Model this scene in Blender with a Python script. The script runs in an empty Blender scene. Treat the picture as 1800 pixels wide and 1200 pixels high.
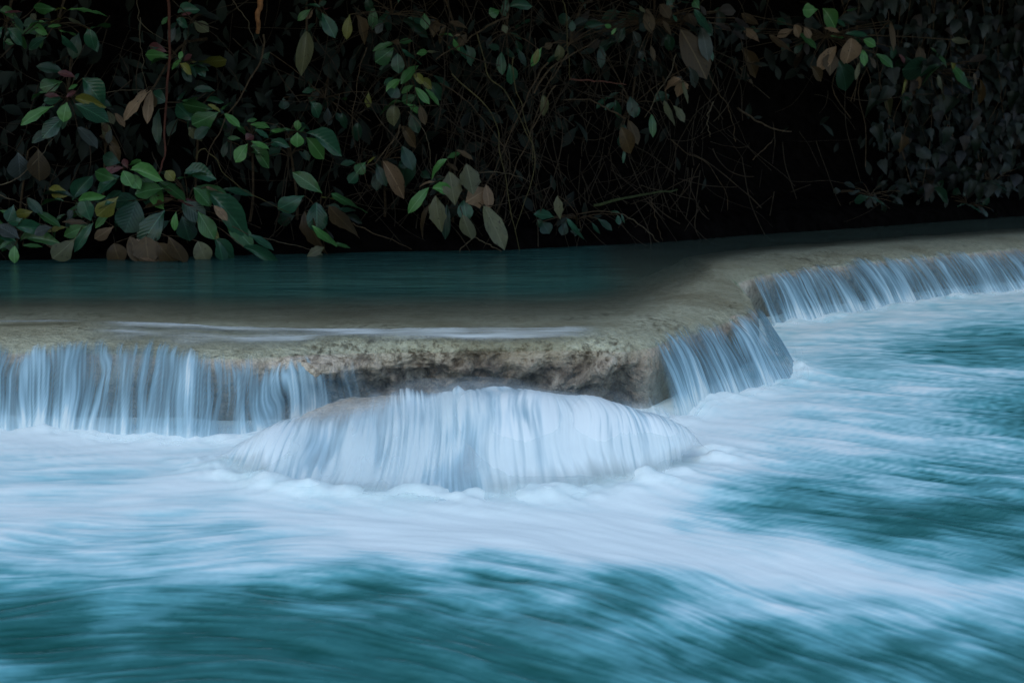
import bpy, math, random
import numpy as np
from mathutils import Vector, Matrix
random.seed(7); rng = np.random.default_rng(7)
S = bpy.context.scene
# ------------------------------------------------------------------ camera, sky, sun, exposure
CAM_Z = 1.0
PITCH = math.atan(350/2500)
cam = bpy.data.objects.new('camera', bpy.data.cameras.new('camera'))
S.collection.objects.link(cam); S.camera = cam
cam.location = (0, 0, CAM_Z); cam.rotation_euler = (math.pi/2-PITCH, 0, 0)
cam.data.lens = 50; cam.data.sensor_width = 36; cam.data.clip_start = .05; cam.data.clip_end = 400
cam.data.dof.use_dof = True; cam.data.dof.focus_distance = 5.6; cam.data.dof.aperture_fstop = 6.3
SUN_EL, SUN_ROT = math.radians(52), math.radians(200)
w = bpy.data.worlds.new('World'); S.world = w; w.use_nodes = True
nt = w.node_tree; bg = nt.nodes['Background']
sky = nt.nodes.new('ShaderNodeTexSky'); sky.sky_type = 'NISHITA'; sky.sun_disc = False
sky.sun_elevation = SUN_EL; sky.sun_rotation = SUN_ROT; sky.air_density = 1.0; sky.dust_density = 0.6; sky.ozone_density = 0.8
nt.links.new(sky.outputs[0], bg.inputs[0]); bg.inputs[1].default_value = 0.15
sl = bpy.data.lights.new('sun', 'SUN'); sl.energy = 0.5; sl.angle = math.radians(25); sl.color = (1, .95, .88)
so = bpy.data.objects.new('sun', sl); S.collection.objects.link(so)
az = SUN_ROT
sd = Vector((math.sin(az)*math.cos(SUN_EL), math.cos(az)*math.cos(SUN_EL), math.sin(SUN_EL)))
so.rotation_euler = sd.to_track_quat('Z', 'Y').to_euler()
S.view_settings.view_transform = 'Standard'; S.view_settings.look = 'None'
S.view_settings.gamma = 1; S.view_settings.use_curve_mapping = False
S.view_settings.exposure = 0.5
try:
    S.cycles.max_bounces = 8; S.cycles.transparent_max_bounces = 24; S.cycles.use_denoising = True
except Exception: pass

# ------------------------------------------------------------------ helpers
CP, SP = math.cos(PITCH), math.sin(PITCH)
def ray(px, py):
    a = (np.asarray(px, float)-900)/2500; b = (600-np.asarray(py, float))/2500
    return a, CP+b*SP, b*CP-SP
def P(px, py, z=0.0):
    x, y, zz = ray(px, py); t = (z-CAM_Z)/zz
    return np.stack([x*t, y*t, np.zeros_like(t)+z], -1)
def PD(px, py, d):
    x, y, zz = ray(px, py); t = d/y
    return np.stack([x*t, y*t, CAM_Z+zz*t], -1)
TAB = rng.random((256, 256))
def vnoise(x, y):
    xi = np.floor(x).astype(int); yi = np.floor(y).astype(int)
    fx = x-xi; fy = y-yi; fx = fx*fx*(3-2*fx); fy = fy*fy*(3-2*fy)
    x0, x1, y0, y1 = xi & 255, (xi+1) & 255, yi & 255, (yi+1) & 255
    a = TAB[x0, y0]*(1-fx)+TAB[x1, y0]*fx; b = TAB[x0, y1]*(1-fx)+TAB[x1, y1]*fx
    return (a*(1-fy)+b*fy)*2-1
def fbm(x, y, o=4, g=.5, l=2.03):
    r = 0; a = 1; s = 0
    for i in range(o):
        r = r+a*vnoise(x+17.3*i, y+9.1*i); s += a; a *= g; x = x*l; y = y*l
    return r/s
def sstep(a, b, x):
    t = np.clip((x-a)/(b-a), 0, 1); return t*t*(3-2*t)
def catmull(pts, n):
    pts = np.asarray(pts, float); m = len(pts)
    u = np.linspace(0, m-1, n); i = np.clip(u.astype(int), 0, m-2); f = (u-i)[:, None]
    p0 = pts[np.clip(i-1, 0, m-1)]; p1 = pts[i]; p2 = pts[i+1]; p3 = pts[np.clip(i+2, 0, m-1)]
    return .5*((2*p1)+(-p0+p2)*f+(2*p0-5*p1+4*p2-p3)*f*f+(-p0+3*p1-3*p2+p3)*f**3)
def tag(o, label=None, cat=None, group=None, kind=None):
    if label: o['label'] = label
    if cat: o['category'] = cat
    if group: o['group'] = group
    if kind: o['kind'] = kind
    return o
def link(name, me, mat=None, parent=None, smooth=True):
    o = bpy.data.objects.new(name, me); S.collection.objects.link(o)
    if mat: me.materials.append(mat)
    if parent: o.parent = parent
    if smooth: me.polygons.foreach_set('use_smooth', np.ones(len(me.polygons), bool))
    return o
def npmesh(name, V, F):
    V = np.asarray(V, np.float32).reshape(-1, 3); F = np.asarray(F, np.int32)
    k = F.shape[1]; me = bpy.data.meshes.new(name)
    me.vertices.add(len(V)); me.vertices.foreach_set('co', V.ravel())
    me.loops.add(F.size); me.loops.foreach_set('vertex_index', F.ravel())
    me.polygons.add(len(F)); me.polygons.foreach_set('loop_start', np.arange(0, F.size, k, dtype=np.int32))
    me.update(calc_edges=True); return me
def gridmesh(name, V, mat, attrs=None, parent=None, keep=None):
    n, m = V.shape[:2]; I = np.arange(n*m).reshape(n, m)
    F = np.stack([I[:-1, :-1], I[1:, :-1], I[1:, 1:], I[:-1, 1:]], -1).reshape(-1, 4)
    e1 = V[1:, :-1]-V[:-1, :-1]; e2 = V[:-1, 1:]-V[:-1, :-1]
    if np.cross(e1, e2)[..., 2].mean() < 0: F = F[:, ::-1]
    if keep is not None:
        k = keep[:-1, :-1] | keep[1:, :-1] | keep[1:, 1:] | keep[:-1, 1:]
        F = F[k.reshape(-1)]
    me = npmesh(name, V, F)
    for k, a in (attrs or {}).items():
        at = me.attributes.new(k, 'FLOAT', 'POINT'); at.data.foreach_set('value', np.asarray(a, np.float32).ravel())
    return link(name, me, mat, parent)
def tube_arrays(path, rad, sides=5):
    path = np.asarray(path, float); n = len(path); rad = np.broadcast_to(rad, (n,))
    T = np.gradient(path, axis=0); T /= np.linalg.norm(T, axis=1, keepdims=True)+1e-9
    ref = np.array([.13, .95, .2]); A = np.cross(T, ref); A /= np.linalg.norm(A, axis=1, keepdims=True)+1e-9
    B = np.cross(T, A); th = np.linspace(0, 2*np.pi, sides, endpoint=False)
    V = path[:, None]+rad[:, None, None]*(A[:, None]*np.cos(th)[None, :, None]+B[:, None]*np.sin(th)[None, :, None])
    I = np.arange(n*sides).reshape(n, sides); J = np.roll(I, -1, 1)
    F = np.stack([I[:-1], I[1:], J[1:], J[:-1]], -1).reshape(-1, 4)
    return V.reshape(-1, 3), F
def join_arrays(parts):
    V = []; F = []; o = 0
    for v, f in parts: V.append(v); F.append(f+o); o += len(v)
    return np.concatenate(V), np.concatenate(F)

class M:
    """small node-building helper"""
    def __init__(s, name):
        s.m = bpy.data.materials.new(name); s.m.use_nodes = True; s.t = s.m.node_tree; s.t.nodes.clear()
        s.out = s.n('ShaderNodeOutputMaterial')
    def n(s, t, **k):
        x = s.t.nodes.new(t)
        for a, b in k.items(): setattr(x, a, b)
        return x
    def l(s, a, b): s.t.links.new(a, b)
    def attr(s, name): x = s.n('ShaderNodeAttribute'); x.attribute_name = name; return x.outputs['Fac']
    def noise(s, scale, detail=4, vec=None, rough=.55, dist=0):
        x = s.n('ShaderNodeTexNoise'); x.inputs['Scale'].default_value = scale; x.inputs['Detail'].default_value = detail
        x.inputs['Roughness'].default_value = rough; x.inputs['Distortion'].default_value = dist
        if vec is not None: s.l(vec, x.inputs['Vector'])
        return x.outputs['Fac']
    def math(s, op, a, b=None, clamp=False):
        x = s.n('ShaderNodeMath', operation=op, use_clamp=clamp)
        for i, v in enumerate((a, b)):
            if v is None: continue
            if isinstance(v, (int, float)): x.inputs[i].default_value = v
            else: s.l(v, x.inputs[i])
        return x.outputs[0]
    def ramp(s, fac, stops, interp='LINEAR'):
        x = s.n('ShaderNodeValToRGB'); e = x.color_ramp.elements; x.color_ramp.interpolation = interp
        while len(e) < len(stops): e.new(.5)
        for el, (p, c) in zip(e, stops):
            el.position = p; el.color = (*c, 1) if len(c) == 3 else c
        s.l(fac, x.inputs[0]); return x.outputs[0]
    def mix(s, fac, a, b, mode='MIX'):
        x = s.n('ShaderNodeMix', data_type='RGBA', blend_type=mode)
        for i, v in ((0, fac), (6, a), (7, b)):
            if isinstance(v, (int, float)): x.inputs[i].default_value = v
            elif isinstance(v, tuple): x.inputs[i].default_value = (*v, 1)
            else: s.l(v, x.inputs[i])
        return x.outputs[2]
    def coord(s, which='Object'): return s.n('ShaderNodeTexCoord').outputs[which]
    def mapping(s, vec, scale=(1, 1, 1), loc=(0, 0, 0)):
        x = s.n('ShaderNodeMapping'); x.inputs['Scale'].default_value = scale; x.inputs['Location'].default_value = loc
        s.l(vec, x.inputs[0]); return x.outputs[0]
    def bump(s, h, strength=.3, dist=.01):
        x = s.n('ShaderNodeBump'); x.inputs['Strength'].default_value = strength; x.inputs['Distance'].default_value = dist
        s.l(h, x.inputs['Height']); return x.outputs[0]
    def bsdf(s, color=None, rough=.5, **k):
        x = s.n('ShaderNodeBsdfPrincipled')
        for key, v in (('Base Color', color), ('Roughness', rough), *((a.replace('_', ' '), b) for a, b in k.items())):
            if v is None: continue
            if isinstance(v, (int, float)): x.inputs[key].default_value = v
            elif isinstance(v, tuple): x.inputs[key].default_value = (*v, 1) if len(v) == 3 else v
            else: s.l(v, x.inputs[key])
        return x
    def done(s, shader): s.l(shader, s.out.inputs['Surface']); return s.m

# ------------------------------------------------------------------ materials
def mat_travertine():
    m = M('travertine'); c = m.coord()
    n1 = m.noise(5, 6, c); n2 = m.noise(34, 6, c, .65); n3 = m.noise(2.2, 3, c)
    fl = m.mapping(c, (26, 9, 26)); n4 = m.noise(1, 5, fl, .7, .4)
    n2s = m.math('ADD', m.math('MULTIPLY', m.math('SUBTRACT', n2, .5), m.math('ADD', .35, m.math('MULTIPLY', m.attr('crust'), .65))), .5)
    col = m.ramp(n2s, [(.36, (.14, .105, .065)), (.45, (.48, .42, .31)), (.64, (.68, .61, .48))])
    dk = m.ramp(n4, [(.50, (0, 0, 0)), (.62, (1, 1, 1))])
    dk2 = m.ramp(n1, [(.40, (0, 0, 0)), (.55, (1, 1, 1))])
    cr = m.attr('crust')
    f = m.math('MULTIPLY', m.math('MULTIPLY', dk, dk2), m.math('MULTIPLY', cr, .92))
    col = m.mix(f, col, (.075, .055, .032))
    col = m.mix(m.ramp(n3, [(.45, (0,)*3), (.65, (.55,)*3)]), col, (.25, .19, .115))
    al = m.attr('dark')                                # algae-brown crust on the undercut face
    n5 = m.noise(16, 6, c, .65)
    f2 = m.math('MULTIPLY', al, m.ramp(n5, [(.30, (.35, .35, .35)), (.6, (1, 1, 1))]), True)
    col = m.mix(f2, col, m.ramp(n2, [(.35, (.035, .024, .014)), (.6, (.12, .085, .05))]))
    h = m.math('ADD', m.math('MULTIPLY', n2, .7), m.math('MULTIPLY', m.noise(90, 4, c), .4))
    b = m.bsdf(col, .38, Specular_IOR_Level=.5); m.l(m.bump(h, 1.0, .03), b.inputs['Normal'])
    return m.done(b.outputs[0])
def mat_upper_water():
    # turbid body whose opacity grows with depth over the travertine bed, under a Fresnel surface
    m = M('upper_pool_water'); c = m.coord()
    turb = m.attr('turb'); film_sheen = m.attr('film_sheen')
    body = m.n('ShaderNodeBsdfDiffuse')
    n = m.noise(1, 3, m.mapping(c, (2.6, 22, 1)))
    colr = m.ramp(n, [(.32, (.012, .060, .054)), (.68, (.048, .150, .125))])  # stretched noise paints ripple highlights into the body colour
    colr = m.mix(m.attr('shoal'), colr, m.ramp(n, [(.3, (.050, .062, .045)), (.7, (.095, .11, .08))]))
    colr = m.mix(film_sheen, colr, (.78, .90, .90))  # whitish rim band: reflection on the curling film put into the colour
    m.l(colr, body.inputs[0])
    tr = m.n('ShaderNodeBsdfTransparent'); tr.inputs[0].default_value = (.91, .98, .94, 1)
    mx = m.n('ShaderNodeMixShader'); m.l(turb, mx.inputs[0]); m.l(tr.outputs[0], mx.inputs[1]); m.l(body.outputs[0], mx.inputs[2])
    h = m.math('ADD', m.noise(1, 4, m.mapping(c, (7, 38, 1))), m.math('MULTIPLY', m.noise(1, 2, m.mapping(c, (1.5, 6, 1))), 1.0))
    nb = m.bump(h, .7, .012)
    gl = m.n('ShaderNodeBsdfGlossy'); gl.inputs['Roughness'].default_value = .12; m.l(nb, gl.inputs['Normal'])
    fr = m.n('ShaderNodeFresnel'); fr.inputs[0].default_value = 1.33; m.l(nb, fr.inputs['Normal'])
    mx2 = m.n('ShaderNodeMixShader'); bf = m.n('ShaderNodeNewGeometry').outputs['Backfacing']; frf = m.math('MULTIPLY', fr.outputs[0], m.math('SUBTRACT', 1.0, bf))
    m.l(m.math('MULTIPLY', frf, m.math('ADD', .28, m.math('MULTIPLY', turb, .55))), mx2.inputs[0]); m.l(mx.outputs[0], mx2.inputs[1]); m.l(gl.outputs[0], mx2.inputs[2])
    return m.done(mx2.outputs[0])
def mat_fall(name='falling_water', trans=.34):
    m = M(name)
    al = m.attr('alpha'); wh = m.attr('white')
    col = m.ramp(wh, [(0, (.15, .28, .35)), (.45, (.27, .46, .55)), (.8, (.45, .68, .77)), (1, (.80, .93, .93))])
    b = m.bsdf(col, .32, IOR=1.33); tl = m.n('ShaderNodeBsdfTranslucent'); m.l(col, tl.inputs[0])
    mx = m.n('ShaderNodeMixShader'); mx.inputs[0].default_value = trans; m.l(b.outputs[0], mx.inputs[1]); m.l(tl.outputs[0], mx.inputs[2])
    tr = m.n('ShaderNodeBsdfTransparent'); m2 = m.n('ShaderNodeMixShader'); m.l(al, m2.inputs[0]); m.l(tr.outputs[0], m2.inputs[1]); m.l(mx.outputs[0], m2.inputs[2])
    return m.done(m2.outputs[0])
def mat_river():
    m = M('river_water'); c = m.coord()
    f = m.attr('foam')
    col = m.ramp(f, [(0, (.015, .105, .092)), (.25, (.038, .19, .185)), (.5, (.13, .42, .45)), (.75, (.40, .70, .74)), (1, (.84, .95, .92))])
    rg = m.ramp(f, [(0, (.16,)*3), (.5, (.4,)*3), (1, (.7,)*3)])
    b = m.bsdf(col, rg, IOR=1.33)
    h = m.math('ADD', m.attr('ripple'), m.math('MULTIPLY', m.noise(60, 3, c), .15))
    m.l(m.bump(h, .35, .006), b.inputs['Normal'])
    return m.done(b.outputs[0])
def mat_simple(name, col, rough=.8, vary=.5, scale=12, bump=.5, spec=.15):
    m = M(name); c = m.coord(); n = m.noise(scale, 6, c)
    d = tuple(v*(1-vary) for v in col); e = tuple(min(1, v*(1+vary)) for v in col)
    b = m.bsdf(m.ramp(n, [(.3, d), (.7, e)]), rough, Specular_IOR_Level=spec)
    m.l(m.bump(n, bump, .03), b.inputs['Normal']); return m.done(b.outputs[0])
def mat_leaf(name, col, rib, rough=.38, spots=0.0):
    m = M(name); c = m.coord(); s = m.n('ShaderNodeSeparateXYZ'); m.l(c, s.inputs[0])
    ax = m.math('ABSOLUTE', s.outputs[0])
    mid = m.math('LESS_THAN', ax, .022)
    v = m.math('SINE', m.math('MULTIPLY', m.math('SUBTRACT', s.outputs[1], m.math('MULTIPLY', ax, .9)), 52))
    vein = m.math('GREATER_THAN', v, .90)
    r = m.n('ShaderNodeObjectInfo').outputs['Random']
    loc = m.n('ShaderNodeVectorMath', operation='ADD'); m.l(c, loc.inputs[0])
    cx = m.n('ShaderNodeCombineXYZ'); m.l(m.math('MULTIPLY', r, 31), cx.inputs[2]); m.l(cx.outputs[0], loc.inputs[1])
    n = m.noise(3.5, 5, loc.outputs[0])
    base = m.mix(m.math('MULTIPLY', r, .7), col, tuple(v*.42 for v in col))
    base = m.mix(m.ramp(n, [(.4, (0,)*3), (.7, (.7,)*3)]), base, tuple(v*.5 for v in col))
    f = m.math('ADD', m.math('MULTIPLY', mid, .7), m.math('MULTIPLY', vein, .07), True)
    base = m.mix(f, base, rib)
    if spots:
        sp = m.ramp(m.noise(9, 3, loc.outputs[0]), [(.64, (0,)*3), (.68, (1,)*3)])
        base = m.mix(m.math('MULTIPLY', sp, spots), base, (.02, .015, .01))
    b = m.bsdf(base, rough, Specular_IOR_Level=.42)
    m.l(m.bump(v, .16, .004), b.inputs['Normal'])
    t = m.n('ShaderNodeBsdfTranslucent'); m.l(base, t.inputs[0])
    mx = m.n('ShaderNodeMixShader'); mx.inputs[0].default_value = .22; m.l(b.outputs[0], mx.inputs[1]); m.l(t.outputs[0], mx.inputs[2])
    return m.done(mx.outputs[0])

FROTH = mat_fall('white_froth', .06)
TRAV, UPW, FALL, RIV = mat_travertine(), mat_upper_water(), mat_fall(), mat_river()
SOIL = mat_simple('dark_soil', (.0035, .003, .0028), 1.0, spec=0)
BARK = mat_simple('vine_bark', (.055, .038, .021), .8, .5, 30, .3)
PALE = mat_simple('pale_twig', (.20, .16, .10), .8, .4, 30, .3)
MOSS = mat_simple('mossy_bark', (.03, .04, .015), .9, .5, 30, .4)

# ------------------------------------------------------------------ dam control curves (crest C, foot B, inner I, far F)
pairs = [((-900,556),(-1060,742)),((-500,560),(-620,750)),((-20,566),(-90,758)),((150,566),(80,762)),((300,570),(225,768)),((450,576),(395,774)),
 ((600,578),(570,752)),((800,578),(800,740)),((980,576),(1020,738)),((1052,571),(1165,745)),((1122,558),(1238,712)),
 ((1180,536),(1325,684)),((1234,505),(1404,657)),((1258,484),None),((1258,468),None),((1285,458),(1380,568)),
 ((1350,446),(1470,555)),((1500,433),(1620,531)),((1650,422),(1780,510)),((1800,412),(1950,492)),((2050,402),(2250,466)),((2500,388),(2800,436))]
PZ = .297
Cc = np.array([P(*c, PZ) for c, b in pairs])
special = {13: (1.27, 6.7, 0), 14: (1.27, 7.35, 0)}
Bc = np.array([special[i] if b is None else P(*b, 0) for i, (c, b) in enumerate(pairs)])
fx = [-1900,-1000,-150,60,240,430,590,790,960,1030,1065,1090,1105,1120,1140,1190,1330,1500,1660,1820,2100,2600]
bank_x = [-2500,-600,0,450,700,900,1150,1350,1500,1800,2300,3200]; bank_y = [480,468,460,450,443,440,428,412,402,380,358,335]
def dline(px): return P(np.asarray(px, float), np.interp(px, bank_x, bank_y), .30)[..., 1]
Fc = np.array([PD(x, 450, float(dline(x))+1.3) for x in fx]); Fc[:, 2] = .30
Ic = Cc*.62+Fc*.38; Ic[:, 2] = .30
NS = 1900
# resample evenly along the foot+crest mean length inside a useful range
def dense(pts): return catmull(pts, 6000)
Cd, Bd, Id, Fd = dense(Cc), dense(Bc), dense(Ic), dense(Fc)
mid = (Cd+Bd)/2; L = np.concatenate([[0], np.cumsum(np.linalg.norm(np.diff(mid, axis=0), axis=1))])
U = np.linspace(0, len(pairs)-1, 6000)
sv = np.linspace(0, L[-1], NS)
rs = lambda A: np.stack([np.interp(sv, L, A[:, k]) for k in range(3)], -1)
C_, B_, I_, F_ = rs(Cd), rs(Bd), rs(Id), rs(Fd); u_ = np.interp(sv, L, U)      # u_ = control index
mask_c = sstep(5.0, 5.9, u_)*(1-sstep(8.9, 9.4, u_))                           # dry centre section

# travertine surface: from under the pool, over the crest, down the face
tin = np.linspace(-1, 0, 60)[:-1]; tout = np.linspace(0, 1, 150)
zi = -.035*(-tin)**1.3
prof_u = [0,.15,.3,.42,.52,.58,.60,.585,.56,.55,.56]; prof_z = [.287,.280,.270,.255,.235,.20,.15,.10,.05,0,-.15]
cen_u  = [0,.15,.3,.42,.52,.585,.585,.50,.42,.40,.42];  cen_z = [.287,.279,.262,.238,.213,.185,.165,.13,.09,.03,-.15]
pk = np.linspace(0, 1, len(prof_u)); 
PU = np.interp(tout, pk, prof_u)[None]*(1-mask_c[:, None])+np.interp(tout, pk, cen_u)[None]*mask_c[:, None]
PZs = np.interp(tout, pk, prof_z)[None]*(1-mask_c[:, None])+np.interp(tout, pk, cen_z)[None]*mask_c[:, None]
V = np.zeros((NS, len(tin)+len(tout), 3))
V[:, :len(tin), :2] = C_[:, None, :2]*(1+tin)[None, :, None]+I_[:, None, :2]*(-tin)[None, :, None]
V[:, :len(tin), 2] = .287+zi[None]
V[:, len(tin):, :2] = C_[:, None, :2]+(B_-C_)[:, None, :2]*PU[..., None]
V[:, len(tin):, :2] += ((C_-B_)[:, :2]*((.30*fbm(sv*2.6, sv*0+2, 4)+.10)*mask_c)[:, None])[:, None]*sstep(.2, .5, tout)[None, :, None]
V[:, len(tin):, 2] = PZs
g0 = np.gradient(V, axis=0); g1 = np.gradient(V, axis=1); N = np.cross(g0, g1); N /= np.linalg.norm(N, axis=2, keepdims=True)+1e-9
N *= np.where(N[:, :1, 2:3].mean() < 0, -1, 1)
tt = np.concatenate([tin, tout])[None]+np.zeros((NS, 1)); ss = sv[:, None]+0*tt
arc = np.cumsum(np.linalg.norm(np.diff(V, axis=1, prepend=V[:, :1]), axis=2), axis=1)
face = sstep(.14+.14*mask_c[:, None], .58, tt)
d = .010*fbm(ss*3, arc*3, 3)+face*(.018*fbm(ss*6+5, arc*7, 4)*(.5+mask_c[:, None])+.010*(1-np.abs(fbm(ss*16, arc*18+3, 4)))*mask_c[:, None]*1.4)
d += sstep(-.05, .15, tt)*(.003+.005*mask_c[:, None])*fbm(ss*55, arc*55, 3)
lump = 1-np.abs(fbm(ss*11+60, arc*13, 4))*2.2
d += face*(.25+mask_c[:, None])*.017*lump
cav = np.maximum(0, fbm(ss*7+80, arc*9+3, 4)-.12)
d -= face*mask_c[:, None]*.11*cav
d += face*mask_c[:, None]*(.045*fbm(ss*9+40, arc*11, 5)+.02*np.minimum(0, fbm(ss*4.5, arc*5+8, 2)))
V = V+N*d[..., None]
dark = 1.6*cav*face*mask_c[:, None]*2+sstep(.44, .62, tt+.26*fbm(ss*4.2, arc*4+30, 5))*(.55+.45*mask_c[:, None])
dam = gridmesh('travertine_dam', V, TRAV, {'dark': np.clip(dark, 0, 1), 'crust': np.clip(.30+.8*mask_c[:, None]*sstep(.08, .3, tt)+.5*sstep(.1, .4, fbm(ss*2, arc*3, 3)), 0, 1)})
tag(dam, 'pale rounded travertine rock dam with crusty pitted rim between the two pools', 'rock dam')

# upper pool surface (its thin film follows the slope down to the lip)
tf = np.concatenate([np.linspace(-2, -1, 12)[:-1], np.linspace(-1, 0, 50)[:-1], np.linspace(0, .55, 40)])
k_in = np.clip(-tf, 0, 1); k_far = np.clip(-tf-1, 0, 1); k_out = np.clip(tf, 0, 1)
W = np.zeros((NS, len(tf), 3))
base = C_[:, None, :2]*(1-k_in)[None, :, None]+I_[:, None, :2]*k_in[None, :, None]
base = base*(1-k_far)[None, :, None]+F_[:, None, :2]*k_far[None, :, None]
W[..., :2] = base+(B_-C_)[:, None, :2]*k_out[None, :, None]
zf = np.interp(k_out, [0, .15, .3, .42, .5, .55], [.300, .291, .279, .264, .249, .233])
W[..., 2] = zf[None]+.007*sstep(0, .08, tf)[None]*(1-sstep(.40, .5, tf))[None]
sw = sv[:, None]+0*tf[None]; tw = tf[None]+0*sw
W[..., 2] += sstep(-.4, .1, tw)*(.005*fbm(sw*3, tw*4, 3)+.003*fbm(sw*9+20, tw*3, 3))
keep = ~((mask_c[:, None] > .35) & (tw > .13+.05*fbm(sw*3, sw*0+3, 2)))
turb = np.interp(-tf, [-.2, .02, .12, .3, .5, .8, 1.0], [.0, .04, .18, .48, .74, .95, 1.0])
sheen = sstep(-.01, .03, tw+.012*fbm(sw*5, sw*0, 2))*(1-sstep(.20, .52, tw+.10*fbm(sw*4, tw*2, 3)))*.85*sstep(2.9, 3.8, u_)[:, None]*(1-sstep(7.6, 9.2, u_))[:, None]*np.clip(.72+.7*fbm(sw*2.5, tw*6, 3), 0, 1)
sheen += np.exp(-((tw-.03)/.04)**2)*(1-sstep(2.7, 3.1, u_))[:, None]*.6
sheen = np.clip(sheen*(1.1+.35*fbm(sw*5, tw*50, 3)), 0, 1)  # painted sheen where the thin film curls over the rim
turb = turb[None]*(1-.25*sstep(9.3, 11.5, u_))[:, None]
up = gridmesh('upper_pool', W, UPW, {'shoal': np.clip(1-.95*sstep(.25, .75, -tw)*(1-.75*sstep(8.6, 10.5, u_))[:, None], 0, 1), 'turb': np.clip(turb+sheen*.85, 0, 1), 'film_sheen': sheen})
tag(up, 'calm dark teal pool above the rock rim', kind='structure')
bed = gridmesh('upper_pool_bed', np.array([[(-12, 4.5, -.3), (12, 4.5, -.3)], [(-12, 22, -.3), (12, 22, -.3)]], float)[:, :, :], SOIL); tag(bed, kind='structure')
bed.location = (0, 3.2, 0)

# ------------------------------------------------------------------ waterfalls
def waterfall(u0, u1, label, seed, dens=1.0, start=.40, lenvar=.10, thick=0.0, lean=.0, gap=0.0, fade=.06):
    i0, i1 = np.searchsorted(u_, u0), np.searchsorted(u_, u1)
    s0, s1 = sv[i0], sv[min(i1, NS-1)]; n = int((s1-s0)/.0035); m = 64
    s = np.linspace(s0, s1, n); t = np.linspace(0, 1, m)
    C = np.stack([np.interp(s, sv, C_[:, k]) for k in range(3)], -1); B = np.stack([np.interp(s, sv, B_[:, k]) for k in range(3)], -1)
    uu = np.interp(s, sv, u_)
    S_, T_ = np.meshgrid(s, t, indexing='ij')
    st = start+lenvar*fbm(s*2.2+seed, s*0+seed, 3)+.09*fbm(s*16+seed*3, s*0+1, 3)
    if u0 > 9 and u0 < 10: st = st+.12*sstep(11.6, 12.6, uu)
    if u0 < 1: st = st+.16*sstep(3.9, 5.2, uu)
    st = np.clip(st, .1, .85)
    hu = st[:, None]+(1.0-st[:, None])*T_                      # horizontal run from lip to foot
    tt_ = np.clip((hu-.46)/.54, 0, 1)
    z = np.interp(hu, [0, .15, .3, .42, .5], [.300, .292, .281, .267, .250]); z = np.where(hu > .46, .262-.272*np.power(tt_, 1.5), z)
    V = np.zeros((n, m, 3)); V[..., :2] = C[:, None, :2]+(B-C)[:, None, :2]*(np.minimum(hu, 1)**1.0)[..., None]
    # let strands bow out and down
    q = S_+lean*T_
    sh = .02*fbm(S_*8, T_*2+seed, 2)
    s_fine = .55*fbm((q+sh)*78+seed, T_*1.1+.6*seed, 2)+.45*fbm((q+sh)*180+seed, T_*1.8, 2)
    s_mid = fbm((q+sh*1.5)*17+seed*7, T_*.9+seed, 3)
    s_big = fbm(q*4.5+seed*5, T_*.7, 2)
    d = .009*s_mid+.018*s_big+.003*s_fine
    amp = sstep(0, .35, T_)
    out = (B-C); out[:, 2] = 0; out /= np.linalg.norm(out, axis=1, keepdims=True)
    V[..., 2] = z+.006
    V += out[:, None]*(d*amp+.004)[..., None]; V[..., 2] += .4*d*amp
    edge = sstep(0, .14, (S_-s0)+.08*s_mid)*sstep(0, fade, (s1-S_)+.35*fade*s_mid)
    a = .64+.36*s_mid+.70*s_fine+.34*s_big-gap
    a = np.clip(np.maximum(a*dens, .22*(gap == 0))+.10*T_, .0, 1)
    a = a+(1-a)*sstep(.72, 1.05, T_+.10*s_mid+.08*s_fine)*.6
    a *= sstep(.0, .30, T_+.16*s_fine+.08*s_mid)*edge
    wh = np.clip(.36+.60*s_fine+.5*s_mid+.25*s_big+.42*sstep(.62, 1, T_), 0, 1)
    o = gridmesh('waterfall', V, FALL, {'alpha': np.clip(a, 0, .97), 'white': wh})
    tag(o, label, 'waterfall', 'curtains of falling water along the rim')
    if gap == 0:
        ks = np.arange(0, n, 4); tv = np.linspace(0, 1, 14); Bs = B[ks]; ot = out[ks]; sk = s[ks]
        for off, hgt in ((.045, .085), (.085, .055)):
            hh = hgt*(.75+.9*np.clip(fbm(sk*6+off*90, sk*0, 3)+.2, 0, 1))
            Y = Bs[:, None]+ot[:, None]*(off+.012*fbm(sk*9, sk*0+off, 2))[:, None, None]; Y = np.repeat(Y, 14, 1); Y[..., 2] = -.02+hh[:, None]*tv[None]; Y[..., :2] -= ot[:, None, :2]*(.035*tv**2)[None, :, None]
            SK, TV = np.meshgrid(sk, tv, indexing='ij')
            al = .55*(1-TV)**1.3*np.clip(.7+1.0*fbm(SK*11+off*50, TV*2, 3), 0, 1)*sstep(0, .1, SK-s0)*sstep(0, .15, s1-SK)
            gridmesh('spray', Y, FROTH, {'alpha': al, 'white': al*0+1}, parent=o)
    return o
waterfall(0.2, 6.5, 'long blue white water curtain pouring over the left part of the rim', 3, 1.0, .47, .11, lean=-.05, fade=.5)
waterfall(9.25, 13.3, 'steep curved water curtain wrapping the rounded rock nose at centre right', 11, 1.05, .55, .12, lean=.02)
waterfall(14.6, 20.8, 'far thin water curtain running along the receding rim behind the rock nose', 23, 1.0, .54, .07, lean=.03)
waterfall(6.0, 9.25, 'sparse clear trickles hanging before the dark undercut rock in the middle', 31, .10, .58, .03, gap=1.0)

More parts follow.
